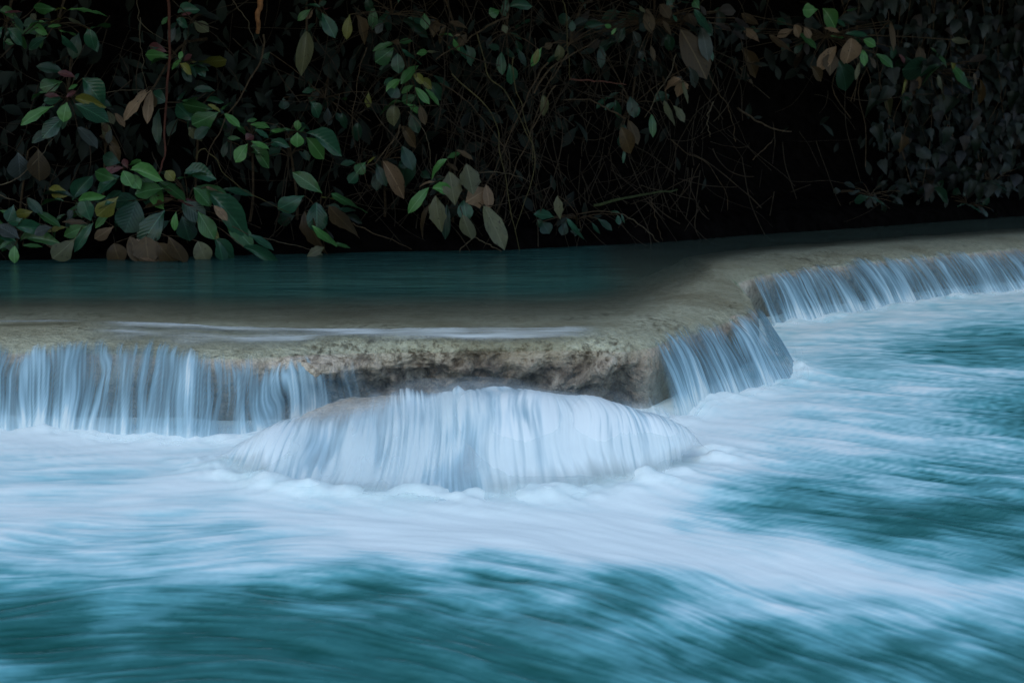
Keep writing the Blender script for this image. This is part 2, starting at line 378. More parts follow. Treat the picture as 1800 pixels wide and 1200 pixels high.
# ------------------------------------------------------------------ rock step and cascade in the middle
T_px = [(418,802,.005),(450,788,.02),(500,752,.07),(560,722,.115),(640,707,.14),(700,700,.15),(765,698,.155),(830,690,.168),(950,697,.162),(1050,712,.142),(1120,732,.11),(1175,760,.065),(1215,790,.02)]
B_px = [(345,815),(375,830),(435,850),(508,864),(590,872),(675,876),(755,878),(845,878),(985,870),(1095,856),(1180,838),(1235,818),(1265,800)]
Tm = np.array([P(x, y, z) for x, y, z in T_px]); Bm = np.array([P(x, y, 0) for x, y in B_px])
n, m = 900, 150
Td, Bdm = catmull(Tm, n), catmull(Bm, n)
back = Td.copy(); back[:, 1] += .42; back[:, 2] = Td[:, 2]*.75
s = np.linspace(0, 1, n); t = np.linspace(-1, 1.05, m); S_, T_ = np.meshgrid(s, t, indexing='ij')
def mound(rise, jit):
    Tp = np.clip(T_, 0, 2); Tn = np.clip(-T_, 0, 1)
    V = np.zeros((n, m, 3))
    V[..., :2] = Td[:, None, :2]*(1-Tp)[..., None]+Bdm[:, None, :2]*Tp[..., None]+((back-Td)[:, None, :2])*Tn[..., None]
    V[..., 2] = Td[:, None, 2]*(.5+.5*np.cos(np.pi*np.minimum(Tp, 1.0)**1.25))+rise+(back-Td)[:, None, 2]*Tn
    return V
R = mound(-.018, 0)
X, Y = R[..., 0], R[..., 1]
R[..., 2] += .018*fbm(X*7, Y*7, 4)+.005*fbm(X*40, Y*40, 3)
R[..., 2] -= .17*sstep(.10, .85, T_)+.05*sstep(.55, 1, S_)*sstep(0, .3, T_)+.03*sstep(.3, .6, S_)
rk = gridmesh('rock_step', R, TRAV, {'crust': R[..., 0]*0+.5, 'dark': np.clip(.18+.5*fbm(X*5, Y*5, 4), 0, .6)})
tag(rk, 'smooth grey brown rock step under the white cascade in the middle', 'rock')
# the cascade itself
hs = .03*fbm(s*9+2, s*0, 3)
t2 = np.linspace(0, 1.16, m); S2, T2 = np.meshgrid(s, t2, indexing='ij'); T_ = T2
Cq = mound(.012, 0)
ang = S2; n_b0 = fbm(ang*6+3, T2*1.1+17, 2)
ang = ang+.012*fbm(ang*9, T2*2, 2); n_f = fbm(ang*210, T2*2.6+4, 3); n_m = fbm(ang*46+9, T2*2.2, 4)*(.35+.9*np.abs(n_b0)); n_b = fbm(ang*11+3, T2*1.5+7, 3)
crest = np.exp(-((T2-.04)/.10)**2)
splash = crest*np.maximum(0, .048*fbm(s*11+3, s*0+9, 4)+.012*np.abs(fbm(s*55, s*0+4, 2)))[:, None]
for c, hgt, wd in ((.555, .030, .010), (.30, .026, .012), (.62, .012, .03)): splash += (np.exp(-((T2-.03)/.05)**2)*hgt*.7*np.exp(-((s-c)/wd)**2)[:, None])
Cq[..., 2] += .0028*n_m*sstep(0, .3, T2)+.016*n_b+.0018*n_f+splash+.085*fbm(s*6+3, s*0, 3)[:, None]*np.sin(np.clip(T2, 0, 1)*3.14)
Cq[..., 1] -= .010*n_b*T2
Cq[..., 2] -= .012*sstep(.9, 1.3, T2)
a = sstep(-.02, .10+.42*(1-sstep(.15, .55, S2)), T2+.12*n_b+.10*n_m+.06*n_f)
left = sstep(.14, .44, S2+.12*n_b+.50*T2)
a = a*(.25+.75*left)*(.93+.42*n_m+.30*n_f+.22*n_b)*(1-.45*sstep(.66, .95, S2)*sstep(.55, .0, T2))*(1-sstep(.78, 1.12, T2+.14*n_m+.12*n_b+.30*sstep(.25, 0, S2)+.30*sstep(.78, 1, S2)))
a = np.clip(a*1.05, 0, 1); a = a*sstep(.0, .10, S2)*sstep(0, .12, 1-S2)
wh = np.clip(.87+.24*n_f+.18*n_m+.26*n_b+.14*T2-.5*np.exp(-((T2-.72)/.2)**2)*sstep(.05, .5, -n_b-.4*n_m), 0, 1)
ca = gridmesh('cascade', Cq, FROTH, {'alpha': a*.97, 'white': wh})
tag(ca, 'broad white frothing cascade spreading over the low rock step in the middle', 'cascade')

t3 = np.linspace(0, 1.3, m); S2, T2 = np.meshgrid(s, t3, indexing='ij'); T_ = T2
for kq, (rise, dens) in enumerate(((.030, .34), (.055, .20))):
    Q = mound(rise, 0); Q[..., 1] -= .02*kq*T2; Q[..., 2] += .022*fbm(S2*7+kq*5, T2*2.5, 3)
    al = dens*sstep(.02, .30, T2+.25*fbm(S2*12+kq, T2*2, 3))*(1-sstep(.75, 1.25, T2+.2*fbm(S2*14+3*kq, T2*3, 3)))*np.clip(.75+.8*fbm(S2*26+kq*9, T2*2.2, 4), 0, 1)*sstep(.12, .42, S2+.2*T2)*sstep(0, .16, 1-S2)
    gridmesh('spray', Q, FROTH, {'alpha': al, 'white': al*0+.96}, parent=ca)
# ------------------------------------------------------------------ lower river with foam
gx = np.arange(-620, 2480, 3.0); gy = np.concatenate([np.arange(455, 700, 1.6), np.arange(700, 1460, 2.4)])
GX, GY = np.meshgrid(gx, gy, indexing='ij')
Wp = P(GX, GY, 0.0)
ctrl = [(0,850,1,-.03),(300,860,1,-.04),(150,790,1,-.08),(60,960,1,.12),(250,1000,1,-.12),(420,960,1,-.22),(100,1090,1,-.15),(350,1090,1,.02),(200,1180,1,-.15),
 (550,1060,1,.10),(600,960,1,.06),(700,1000,1,.15),(800,940,1,.12),(650,880,1,.25),(850,870,1,.3),(1050,870,1,.25),(760,1100,1,.22),(950,1060,1,.32),(1000,960,1,.22),(1150,1040,1,.30),
 (1250,880,1,.12),(1300,780,1,.12),(1400,700,1,.08),(1500,620,1,.03),(1700,600,1,.02),(1650,540,1,-.03),(1600,700,1,.08),(1760,760,1,.12),(1500,800,1,.14),(1450,900,1,.12),(1650,920,1,.10),
 (1780,960,1,.2),(1400,1000,1,.35),(1600,1050,1,.34),(1750,1130,1,.3),(1450,1150,1,.38),(1200,1150,1,.34),(900,1180,1,.2),(600,1180,1,.1),(-300,900,1,0),(2200,800,1,.1),(2200,1200,1,.3),(1000,1350,1,.2),(100,1350,1,0)]
cp = np.array([P(a, b, 0)[:2] for a, b, _, _ in ctrl]); cd = np.array([P(a+20*c, b+20*dd, 0)[:2]-P(a, b, 0)[:2] for a, b, c, dd in ctrl]); cd /= np.linalg.norm(cd, axis=1, keepdims=True)
vx = np.linspace(-5, 9, 281); vy = np.linspace(1, 15, 281); VX, VY = np.meshgrid(vx, vy, indexing='ij')
D2 = (VX[..., None]-cp[:, 0])**2+(VY[..., None]-cp[:, 1])**2; wt = 1/(D2+.02)**1.5; wt /= wt.sum(-1, keepdims=True)
VF = np.stack([(wt*cd[:, 0]).sum(-1), (wt*cd[:, 1]).sum(-1)], -1)
wob = .22*fbm(VX*2.2, VY*2.2, 3); cw, sw_ = np.cos(wob), np.sin(wob)
VF = np.stack([VF[..., 0]*cw-VF[..., 1]*sw_, VF[..., 0]*sw_+VF[..., 1]*cw], -1); VF /= np.linalg.norm(VF, axis=-1, keepdims=True)
def vel(x, y):
    a = np.clip((x+5)/.05, 0, 279.99); b = np.clip((y-1)/.05, 0, 279.99); i = a.astype(int); j = b.astype(int); a = (a-i)[..., None]; b = (b-j)[..., None]
    v = (VF[i, j]*(1-a)+VF[i+1, j]*a)*(1-b)+(VF[i, j+1]*(1-a)+VF[i+1, j+1]*a)*b; return v[..., 0], v[..., 1]
def lic(x0, y0, cell, length, steps, octv=1):
    acc = 0; wsum = 0
    for sg in (1, -1):
        x, y = x0.copy(), y0.copy(); h = length/steps
        for k in range(steps):
            wgt = math.cos(k/steps*math.pi/2)**2
            acc = acc+wgt*vnoise(x/cell, y/cell); wsum += wgt
            if octv > 1: acc = acc+.5*wgt*vnoise(x/cell*2.1+40, y/cell*2.1)
            u, v = vel(x, y); x = x+sg*h*u; y = y+sg*h*v
    r = acc/wsum; return (r-r.mean())/r.std()
x0, y0 = Wp[..., 0], Wp[..., 1]
l_f = lic(x0, y0, .012, .085, 12); l_m = lic(x0, y0, .032, .17, 12, 2); l_c = lic(x0, y0, .085, .20, 10, 2)
rows = {520:[(1650,.85),(1800,.9),(2200,.8)],560:[(1300,.9),(1400,.88),(1500,.82),(1600,.85),(1700,.8),(1800,.7),(2200,.6)],590:[(1400,.85),(1500,.75),(1600,.55),(1700,.4),(1800,.3)],
620:[(1400,.8),(1500,.6),(1600,.35),(1700,.25),(1800,.3),(2200,.3)],660:[(1420,.85),(1550,.7),(1700,.65),(1800,.55)],700:[(1300,.97),(1450,.82),(1600,.7),(1750,.5),(1820,.3)],
740:[(0,1),(200,1),(500,1),(800,1),(1200,1),(1300,.95),(1450,.82),(1600,.75),(1700,.55),(1790,.2),(2200,.4)],780:[(-400,.9),(0,.95),(150,1),(300,.97),(430,.97),(700,1),(1000,1),(1250,.97),(1400,.85),(1550,.8),(1700,.6),(1800,.5)],
820:[(-400,.75),(0,.78),(150,.74),(300,.84),(420,.93),(700,1),(1000,1),(1250,.97),(1400,.68),(1550,.55),(1700,.5),(1800,.45)],
860:[(0,.78),(200,.8),(350,.88),(500,.96),(700,1),(900,1),(1100,1),(1200,.98),(1320,.7),(1450,.45),(1600,.5),(1750,.5)],880:[(1330,.35),(1400,.2)],
900:[(-400,.7),(0,.82),(200,.8),(350,.78),(500,.9),(700,.98),(900,1),(1100,.98),(1250,.7),(1350,.4),(1500,.35),(1600,.2),(1750,.15),(1850,.1),(2200,.2)],
940:[(0,.7),(150,.6),(300,.52),(400,.42),(500,.7),(700,.95),(900,.97),(1100,.96),(1300,.82),(1400,.62),(1500,.25),(1600,.15),(1700,.3),(1800,.3)],
970:[(0,.62),(100,.47),(250,.45),(400,.6),(550,.72),(750,.82),(950,.88),(1150,.88),(1300,.87),(1450,.87),(1550,.7),(1650,.5),(1720,.25),(1800,.2)],
1000:[(-400,.5),(0,.65),(100,.62),(200,.7),(350,.65),(500,.55),(650,.4),(750,.5),(850,.25),(920,.4),(1050,.8),(1200,.82),(1350,.87),(1500,.92),(1600,.75),(1720,.5),(1800,.45)],
1030:[(0,.35),(100,.3),(200,.4),(300,.35),(450,.35),(550,.45),(650,.2),(720,.3),(780,.6),(860,.25),(930,.5),(1050,.4),(1130,.08),(1200,.35),(1300,.7),(1450,.78),(1600,.82),(1750,.75),(2200,.6)],
1060:[(0,.08),(100,.08),(200,.3),(235,.6),(300,.12),(450,.12),(600,.28),(680,.3),(760,.15),(850,.55),(950,.6),(1100,.3),(1150,.15),(1250,.6),(1400,.6),(1550,.6),(1700,.7),(1800,.65)],
1100:[(-400,.2),(0,.08),(100,.1),(200,.3),(300,.08),(450,.1),(600,.13),(750,.18),(900,.3),(1000,.35),(1120,.6),(1250,.5),(1350,.22),(1450,.4),(1600,.5),(1750,.45)],
1140:[(0,.12),(150,.1),(200,.3),(350,.12),(500,.13),(650,.13),(800,.13),(950,.2),(1100,.3),(1200,.35),(1350,.12),(1450,.3),(1600,.18),(1700,.4),(1800,.2)],
1180:[(0,.35),(100,.28),(300,.12),(500,.13),(700,.13),(900,.12),(1100,.15),(1300,.25),(1450,.12),(1600,.3),(1750,.15),(2200,.3)],1320:[(-300,.15),(0,.13),(300,.13),(600,.13),(900,.13),(1200,.15),(1500,.2),(1800,.2),(2200,.2)]}
K = np.array([(x, y, v) for y, r in rows.items() for x, v in r], float)
wx = GX+26*fbm(x0*3.1, y0*3.1+50, 3)+8*l_c; wy = GY+10*fbm(x0*4+9, y0*4, 3)+4*l_c
num = np.zeros_like(wx); den = np.zeros_like(wx)+1e-9
for kx, ky, kv in K:
    sy = 13 if ky > 500 else 20; 
    g = np.exp(-.5*((wx-kx)/46)**2-.5*((wy-ky)/16)**2)+1e-6/(((wx-kx)/90)**2+((wy-ky)/40)**2+1)**2
    num += g*kv; den += g
base = num/den; base = base+.10*np.exp(-((GX-150)/330)**2-((GY-870)/75)**2)+.24*np.exp(-((GX-800)/420)**2-((GY-955)/42)**2)+.16*np.exp(-((GX-1450)/330)**2-((GY-1010-.10*(GX-1450))/38)**2)+.12*np.exp(-((GX-200)/300)**2-((GY-960)/50)**2)-.10*np.exp(-((GX-1560)/260)**2-((GY-915)/26)**2)
midw = 1-np.abs(base-.5)*1.5
amp = np.clip(midw, .12, 1)
w1 = .5*fbm(x0*2.2+7, y0*2.2, 3); w2 = .5*fbm(x0*2.2, y0*2.2+31, 3)
bil = .6*fbm(x0*3.2+2.2*w1, y0*4.2+2.2*w2, 4)+.7*(.45-np.abs(fbm(x0*2.6+2*w2+11, y0*3.6+2*w1, 4))*1.6)*.5
foam = base+amp*(.055*l_f+.060*l_m+.085*l_c+.24*bil+.11*fbm(x0*16+3*w1, y0*20+3*w2, 4))+.012*l_f
foam = np.clip(foam, 0, 1)**.86
foam = np.where(foam > .9, .9+(foam-.9)*.6, foam)
foam = np.clip(foam, 0, 1)
tur = sstep(.2, .9, base)
near = sstep(9, 4, y0)
Z = .020*fbm(x0*1.8, y0*2.4, 3)+.0020*l_c+.0006*l_m+.0003*l_f
# churned mounds where the sheets land
foot = B_[::6, :2]
dist = np.full(x0.shape, 9.0)
for q in foot:
    if -4 < q[0] < 6: dist = np.minimum(dist, (x0-q[0])**2+(y0-q[1])**2)
dist = np.sqrt(dist)
rim = np.exp(-(dist/.10)**2)
Z += rim*(.012+.026*np.maximum(-.3, fbm(x0*8, y0*8, 3))+.004*fbm(x0*30, y0*30, 2))
foam = np.clip(np.maximum(foam, rim*(.9+.25*fbm(x0*14, y0*14, 3))), 0, 1)
fb = Bdm[::8, :2]+np.array([0, .03]); dc = np.full(x0.shape, 9.0)
for q in fb: dc = np.minimum(dc, (x0-q[0])**2+(y0-q[1])**2)
dc = np.sqrt(dc); pil = np.exp(-(dc/.10)**2)
Z += pil*(.014+.036*np.maximum(-.25, fbm(x0*7+3, y0*9, 2)+.4*fbm(x0*17, y0*20, 3)))
foam = np.maximum(foam, pil*(.92+.16*fbm(x0*9, y0*9, 3)))
foam = np.clip(foam, 0, 1)
Wp[..., 2] = Z
rv = gridmesh('river', Wp, RIV, {'foam': foam, 'ripple': (l_f*.5+l_m*.4)*.25*(1-.6*foam)})
tag(rv, 'milky white foam over fast turquoise water', kind='structure')
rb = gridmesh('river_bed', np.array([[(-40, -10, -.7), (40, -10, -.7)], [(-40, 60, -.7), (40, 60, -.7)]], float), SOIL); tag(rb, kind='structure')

# ------------------------------------------------------------------ the far bank, undercut and overhanging
bx = np.linspace(-1500, 3100, 260)
prof = [(-.9,-.4),(-.25,.05),(.05,.29),(.22,.42),(.5,.5),(.85,.62),(1.15,.9),(1.3,1.3),(1.25,1.75),(1.0,2.2),(.7,2.6),(.45,3.0),(.6,3.6),(1.6,4.2),(5,5.0),(14,6.0)]
prof = catmull(np.array([(a, b, 0) for a, b in prof]), 90)
BV = np.zeros((len(bx), 90, 3))
for i, x in enumerate(bx):
    d0 = float(dline(x)); c = PD(x, 430, d0)
    dirv = np.array([(x-900)/2500, 1.0]); dirv /= np.linalg.norm(dirv)
    BV[i, :, 0] = c[0]+dirv[0]*prof[:, 0]; BV[i, :, 1] = c[1]+dirv[1]*prof[:, 0]; BV[i, :, 2] = prof[:, 1]
dd = .13*fbm(BV[..., 0]*1.6+BV[..., 2], BV[..., 2]*1.9+7, 4)+.05*fbm(BV[..., 0]*8, BV[..., 2]*8, 3)
BV[..., 1] -= dd*sstep(.2, .5, BV[..., 2]); BV[..., 2] += .08*dd
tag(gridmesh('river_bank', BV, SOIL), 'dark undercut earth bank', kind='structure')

# ------------------------------------------------------------------ leaves
PAL = {'G': ('green_leaf', (.040,.128,.034), (.10,.22,.09), .34, 0, None),
 'T': ('teal_green_leaf', (.026,.098,.050), (.06,.16,.09), .30, 0, None),
 'B': ('fresh_green_leaf', (.085,.25,.06), (.16,.34,.12), .36, 0, 'fresh light green leaf'),
 'Y': ('yellowing_leaf', (.20,.20,.035), (.25,.24,.08), .42, .6, 'yellowing leaf'),
 'R': ('reddish_leaf', (.14,.045,.045), (.20,.10,.08), .42, 0, 'young reddish leaf'),
 'P': ('tan_leaf', (.24,.155,.085), (.32,.22,.13), .62, .8, 'dry tan leaf'),
 'N': ('brown_leaf', (.075,.047,.017), (.115,.08,.035), .62, .7, 'dead brown leaf'),
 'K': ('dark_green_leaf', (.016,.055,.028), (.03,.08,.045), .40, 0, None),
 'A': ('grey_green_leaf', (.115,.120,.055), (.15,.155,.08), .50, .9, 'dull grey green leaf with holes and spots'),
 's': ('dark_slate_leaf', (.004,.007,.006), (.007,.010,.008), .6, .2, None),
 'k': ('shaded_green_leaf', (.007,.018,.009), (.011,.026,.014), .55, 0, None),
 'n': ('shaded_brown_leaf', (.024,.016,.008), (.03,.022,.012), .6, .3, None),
 'S': ('slate_leaf', (.05,.066,.055), (.08,.10,.085), .45, .3, None)}
def leaf_verts(shape, nx=4, ny=10, bend=-.34, twist=0.0, fold=.34):
    V = []; 
    for j in range(ny+1):
        y = j/ny
        if shape == 0: wd = (math.sin(math.pi*y**1.15)**.62)*(.80+.16*y)*(1-.5*max(0, y-.85)/.15)
        elif shape == 1: wd = (math.sin(math.pi*y**1.35)**.8)*.95
        elif shape == 2: wd = (min(1, y*5.5)**.5)*(1-max(0, y-.12)/.88)**.8*1.12      # heart-like
        else: wd = math.sin(math.pi*y**.9)**1.1*(1+.10*math.sin(y*23))
        wd = max(wd, .02)
        if j == ny: wd = .02
        for i in range(nx+1):
            x = (i/nx-.5)*wd
            ax = abs(x)
            z = fold*ax-.5*ax*ax+bend*y*y+.05*y+twist*x*y*1.6+.022*math.sin(y*19+i*2.1)*(1 if i in (0, nx) else 0)
            V.append((x, y, z))
    F = [(j*(nx+1)+i, j*(nx+1)+i+1, (j+1)*(nx+1)+i+1, (j+1)*(nx+1)+i) for j in range(ny) for i in range(nx)]
    return np.array(V), np.array(F)
LM = {}; LMAT = {}
for key, (nm, col, rib, rg, sp, lab) in PAL.items():
    LMAT[key] = mat_leaf(nm, col, rib, rg, sp)
    for shp in range(12):
        v, f = leaf_verts(shp//3, bend=(-.30, -.62, .05)[shp % 3], twist=(.1, -.5, .6)[shp % 3], fold=(.30, .60, .15)[shp % 3]); me = npmesh('leaf_%s_%d' % (nm, shp), v, f); me.materials.append(LMAT[key])
        me.polygons.foreach_set('use_smooth', np.ones(len(me.polygons), bool)); LM[key, shp] = me
def leaf_matrix(p0, p1, w, nrm=None, rs=.35, ref_y=-.95, ref_z=.65):
    p0, p1 = Vector(p0), Vector(p1); Yv = p1-p0; Lh = Yv.length; Yv = Yv/Lh
    nv = Vector((random.uniform(-rs, rs), ref_y+random.uniform(-rs, rs), ref_z+random.uniform(-rs, rs)))
    Zv = nv-Yv*nv.dot(Yv); Zv.normalize(); Xv = Yv.cross(Zv)
    m = Matrix.Identity(4)
    for r in range(3): m[r][0] = Xv[r]*w; m[r][1] = Yv[r]*Lh; m[r][2] = Zv[r]*Lh; m[r][3] = p0[r]
    return m
def plant(name, label, cat, leaves, off=.0, org=(0, 0), sc=2.5, stems=None, group='shrubs on the far bank', shape=None, hub=None, auto=0, rx=60, ry=50, pal='GTK', autolen=38, mat=None, kind_pal=None):
    """leaves: (x0,y0,x1,y1,width,palette) measured in a magnified crop with origin org and magnification sc"""
    L = [((a/sc+org[0]), (b/sc+org[1]), (c/sc+org[0]), (d/sc+org[1]), w/sc, k) for a, b, c, d, w, k in leaves]
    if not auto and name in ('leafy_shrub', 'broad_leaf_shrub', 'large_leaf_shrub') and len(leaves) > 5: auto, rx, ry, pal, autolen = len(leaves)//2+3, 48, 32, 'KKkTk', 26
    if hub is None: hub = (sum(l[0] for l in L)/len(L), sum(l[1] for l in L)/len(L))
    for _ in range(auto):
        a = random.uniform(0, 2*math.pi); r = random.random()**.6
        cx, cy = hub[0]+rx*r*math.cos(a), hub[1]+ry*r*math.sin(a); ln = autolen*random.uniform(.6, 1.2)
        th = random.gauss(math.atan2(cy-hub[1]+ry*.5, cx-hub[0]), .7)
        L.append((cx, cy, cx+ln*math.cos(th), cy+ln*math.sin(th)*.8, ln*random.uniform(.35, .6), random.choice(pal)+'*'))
    D0 = float(dline(hub[0]))+off
    root = bpy.data.objects.new(name, None); S.collection.objects.link(root); root.empty_display_size = .1
    hb = PD(hub[0], hub[1], D0+.10); root.location = (hb[0], hb[1], hb[2])
    tag(root, label, cat, group)
    parts = []
    foot = PD(hub[0]+random.uniform(-15, 15), 430, D0+.55); foot[2] = .32
    if hb[2] < 1.25:
        q = [foot, foot*.6+hb*.4+np.array([random.uniform(-.04, .04), .05, 0]), hb]
    else:
        top = hb+np.array([random.uniform(-.2, .2), .8, .35]); q = [top, top*.5+hb*.5+np.array([0, 0, .10]), hb]
    parts.append(tube_arrays(catmull(q, 12), np.linspace(.012, .006, 12), 6))
    for (x0, y0, x1, y1, w_, k) in L:
        back = k.endswith('*'); k = k[0]
        dz = random.uniform(-.10, .06) if not back else random.uniform(.05, .30)
        p0 = PD(x0, y0, D0+dz); ln = math.hypot(x1-x0, y1-y0)/2500*D0
        p1 = PD(x0+(x1-x0)*1.18, y0+(y1-y0)*1.18+2, D0+dz-ln*random.uniform(.1, .5))
        if p1[2] < .285: p1[2] = .285
        wd = w_/2500*D0*1.18
        sh = shape if shape is not None else random.choice((0, 0, 1, 3) if k in 'PNA' else (0, 0, 1, 1))
        o = bpy.data.objects.new('leaf', LM[k, sh*3+random.choice((0, 0, 1, 2))]); S.collection.objects.link(o)
        o.parent = root; o.matrix_parent_inverse = Matrix.Identity(4)
        mw = leaf_matrix(p0, p1, wd); o.matrix_local = Matrix.Translation(-root.location) @ mw
        if PAL[k][5]: o['label'] = PAL[k][5]
        h2 = hb*.82+foot*.18 if p0[2] < hb[2] and hb[2] < 1.25 else hb
        midp = (p0+h2)/2+np.array([0, .02, .02])
        if np.linalg.norm(p0-h2) > .015: parts.append(tube_arrays(catmull([h2, midp, p0], 6), .0032, 4))
    v, f = join_arrays(parts); st = link('stem', npmesh('stem', v-np.array(root.location), f), mat or BARK, root)
    return root
Z1, Z2, Z3, Z4 = (0, 0), (450, 0), (900, 0), (1300, 0)
SH = 'shrub'
plant('leafy_shrub', 'low leafy shrub in the top left corner with dark and reddish leaves', SH, [(20,60,75,40,22,'R'),(60,130,5,175,40,'T'),(30,125,85,160,36,'T'),(60,70,95,110,28,'K'),(20,185,45,178,20,'G'),(10,120,-30,150,40,'T'),(-5,50,50,45,30,'G')], .05, Z1, auto=5, rx=30, ry=22)
plant('leafy_shrub', 'spreading shrub near the top left with bright yellow green leaf tips', SH, [(250,42,165,35,24,'G'),(300,45,430,38,28,'B'),(290,42,250,28,18,'Y'),(200,100,130,95,26,'B'),(210,120,255,105,20,'B'),(160,125,105,135,22,'G'),(140,118,188,128,30,'B'),(260,135,325,150,26,'B'),(205,165,130,195,44,'T'),(270,155,325,225,50,'T'),(300,80,372,115,38,'A'),(160,90,140,62,26,'A'),(395,125,475,112,36,'G'),(398,130,400,195,72,'T'),(220,100,262,80,18,'Y')], .0, Z1, auto=5, rx=60, ry=25)
plant('broad_leaf_shrub', 'upper left shrub whose big ribbed leaves ring small red young leaves', SH, [(275,360,195,385,46,'G'),(275,440,205,430,50,'T'),(235,468,108,515,40,'B'),(330,458,452,505,82,'T'),(295,450,275,515,56,'B'),(290,510,195,575,66,'T'),(362,345,440,415,80,'T'),(285,320,185,280,44,'K'),(330,435,415,440,38,'Y'),(205,408,140,410,28,'G'),(290,430,322,398,24,'R'),(265,425,205,408,22,'R'),(340,560,415,618,58,'S'),(300,395,330,370,20,'B'),(250,560,150,600,40,'K'),(400,430,470,450,36,'K'),(330,340,270,310,30,'R')], -.05, Z1)
plant('leafy_shrub', 'small teal sprig beside the dark vertical vine at the top', SH, [(780,60,840,20,36,'T'),(775,85,812,100,32,'T'),(750,75,712,92,22,'G'),(800,68,832,52,20,'R'),(770,120,745,170,28,'S'),(850,98,905,122,54,'A')], .1, Z1, stems=1)
plant('leafy_shrub', 'sprig with one red leaf and a long yellow curved leaf by the dark vine', SH, [(732,228,668,203,32,'R'),(742,243,655,243,22,'B'),(750,262,672,250,24,'G'),(800,260,758,290,24,'B'),(790,265,795,228,22,'B'),(808,270,832,238,32,'R'),(835,275,975,272,28,'Y'),(828,292,885,278,28,'G'),(825,290,818,322,26,'K'),(790,280,830,300,24,'Y')], .05, Z1)
plant('dead_leaf_cluster', 'curled orange brown dead leaf hanging like a claw from a thin twig', 'dead leaves', [(665,398,545,490,40,'P'),(668,398,640,505,42,'P'),(650,398,590,440,34,'P'),(640,395,610,425,32,'P'),(668,400,672,455,34,'N')], -.1, Z1, group='dead leaves caught in the twigs', hub=(268,157))
plant('broad_leaf_shrub', 'mid left shrub of long dull green leaves right of the dark vine', SH, [(970,490,868,542,38,'G'),(972,480,1012,455,42,'G'),(985,500,1042,538,34,'B'),(935,482,822,462,32,'G'),(970,495,930,455,18,'Y'),(855,535,785,468,50,'T'),(735,450,675,415,50,'T'),(800,445,862,432,54,'G'),(828,560,880,610,40,'A'),(920,560,860,590,50,'K'),(780,440,820,400,30,'K'),(700,480,680,600,40,'K'),(945,400,870,380,30,'K')], .1, Z1)
plant('leafy_shrub', 'small shrub with a reddish heart between two green leaf rosettes left of centre', SH, [(1090,632,1038,690,54,'B'),(1102,622,1168,638,26,'B'),(1108,645,1172,695,44,'G'),(1060,610,1008,600,18,'G'),(1080,615,1100,590,34,'R'),(1050,545,1068,582,38,'G'),(1100,548,1166,545,34,'B'),(1120,570,1172,590,28,'T'),(1085,535,1120,520,20,'G'),(1190,575,1250,570,30,'B'),(1200,625,1250,620,26,'T')], .0, Z1)
plant('large_leaf_bush', 'highest leaf rosette of the big riverside bush with purple and lime leaves', SH, [(548,735,612,708,24,'B'),(575,748,672,742,42,'B'),(560,760,605,810,54,'B'),(540,752,572,800,58,'B'),(525,775,432,822,74,'T'),(542,738,462,742,34,'R'),(530,718,462,690,44,'K'),(500,735,462,775,20,'R'),(515,790,430,760,30,'G'),(560,740,545,700,20,'R')], -.1, Z1)
plant('large_leaf_bush', 'right half of the big riverside bush with broad glossy leaves reaching the pool', SH, [(720,830,610,830,74,'G'),(765,795,738,755,46,'Y'),(775,785,892,772,50,'G'),(810,765,902,738,56,'T'),(740,810,640,850,60,'T'),(850,825,915,880,66,'G'),(762,875,655,892,38,'N'),(780,880,862,888,34,'R'),(600,880,560,1000,108,'K'),(725,925,625,1045,94,'T'),(800,890,880,945,84,'K'),(870,930,930,1025,70,'G'),(918,850,1060,965,82,'T'),(985,955,1090,1055,74,'G'),(1090,1030,1188,1072,40,'T'),(1070,1085,1195,1122,34,'T'),(945,1050,1012,1110,58,'T'),(800,950,830,1040,80,'K'),(775,930,762,995,28,'B'),(905,820,975,850,40,'P'),(940,905,990,950,40,'P'),(770,870,760,845,28,'R'),(860,960,940,1030,50,'Y'),(640,800,700,870,60,'B'),(960,1060,980,1140,40,'T'),(690,860,640,790,50,'G'),(700,800,800,850,60,'G')], -.12, Z1, auto=10, rx=110, ry=45, autolen=48)
plant('large_leaf_bush', 'left half of the big riverside bush with upright dark green leaves', SH, [(330,872,208,820,42,'K'),(318,880,365,790,54,'T'),(345,885,418,848,26,'B'),(400,970,365,890,68,'T'),(320,925,300,945,40,'S'),(280,885,195,865,28,'G'),(385,995,290,1020,50,'B'),(385,985,288,960,20,'N'),(395,985,300,1045,50,'T'),(335,1045,252,1125,44,'A'),(500,995,430,1040,32,'P'),(520,865,445,935,44,'Y'),(495,930,420,978,34,'B'),(310,860,230,835,34,'Y'),(500,890,430,900,40,'T'),(410,980,330,1080,40,'T'),(300,1000,220,1000,20,'Y')], -.1, Z1, auto=8, rx=70, ry=35)
plant('dead_leaf_cluster', 'large crumpled brown leaves dipping into the pool under the big bush', 'dead leaves', [(600,1050,690,1165,90,'P'),(570,1040,610,1130,70,'N'),(500,1070,520,1150,90,'N'),(740,1040,800,1145,76,'N'),(640,1040,650,1150,110,'N'),(870,1060,900,1135,80,'A'),(690,1070,760,1150,80,'N')], -.12, Z1, group='dead leaves caught in the twigs', hub=(262,412))
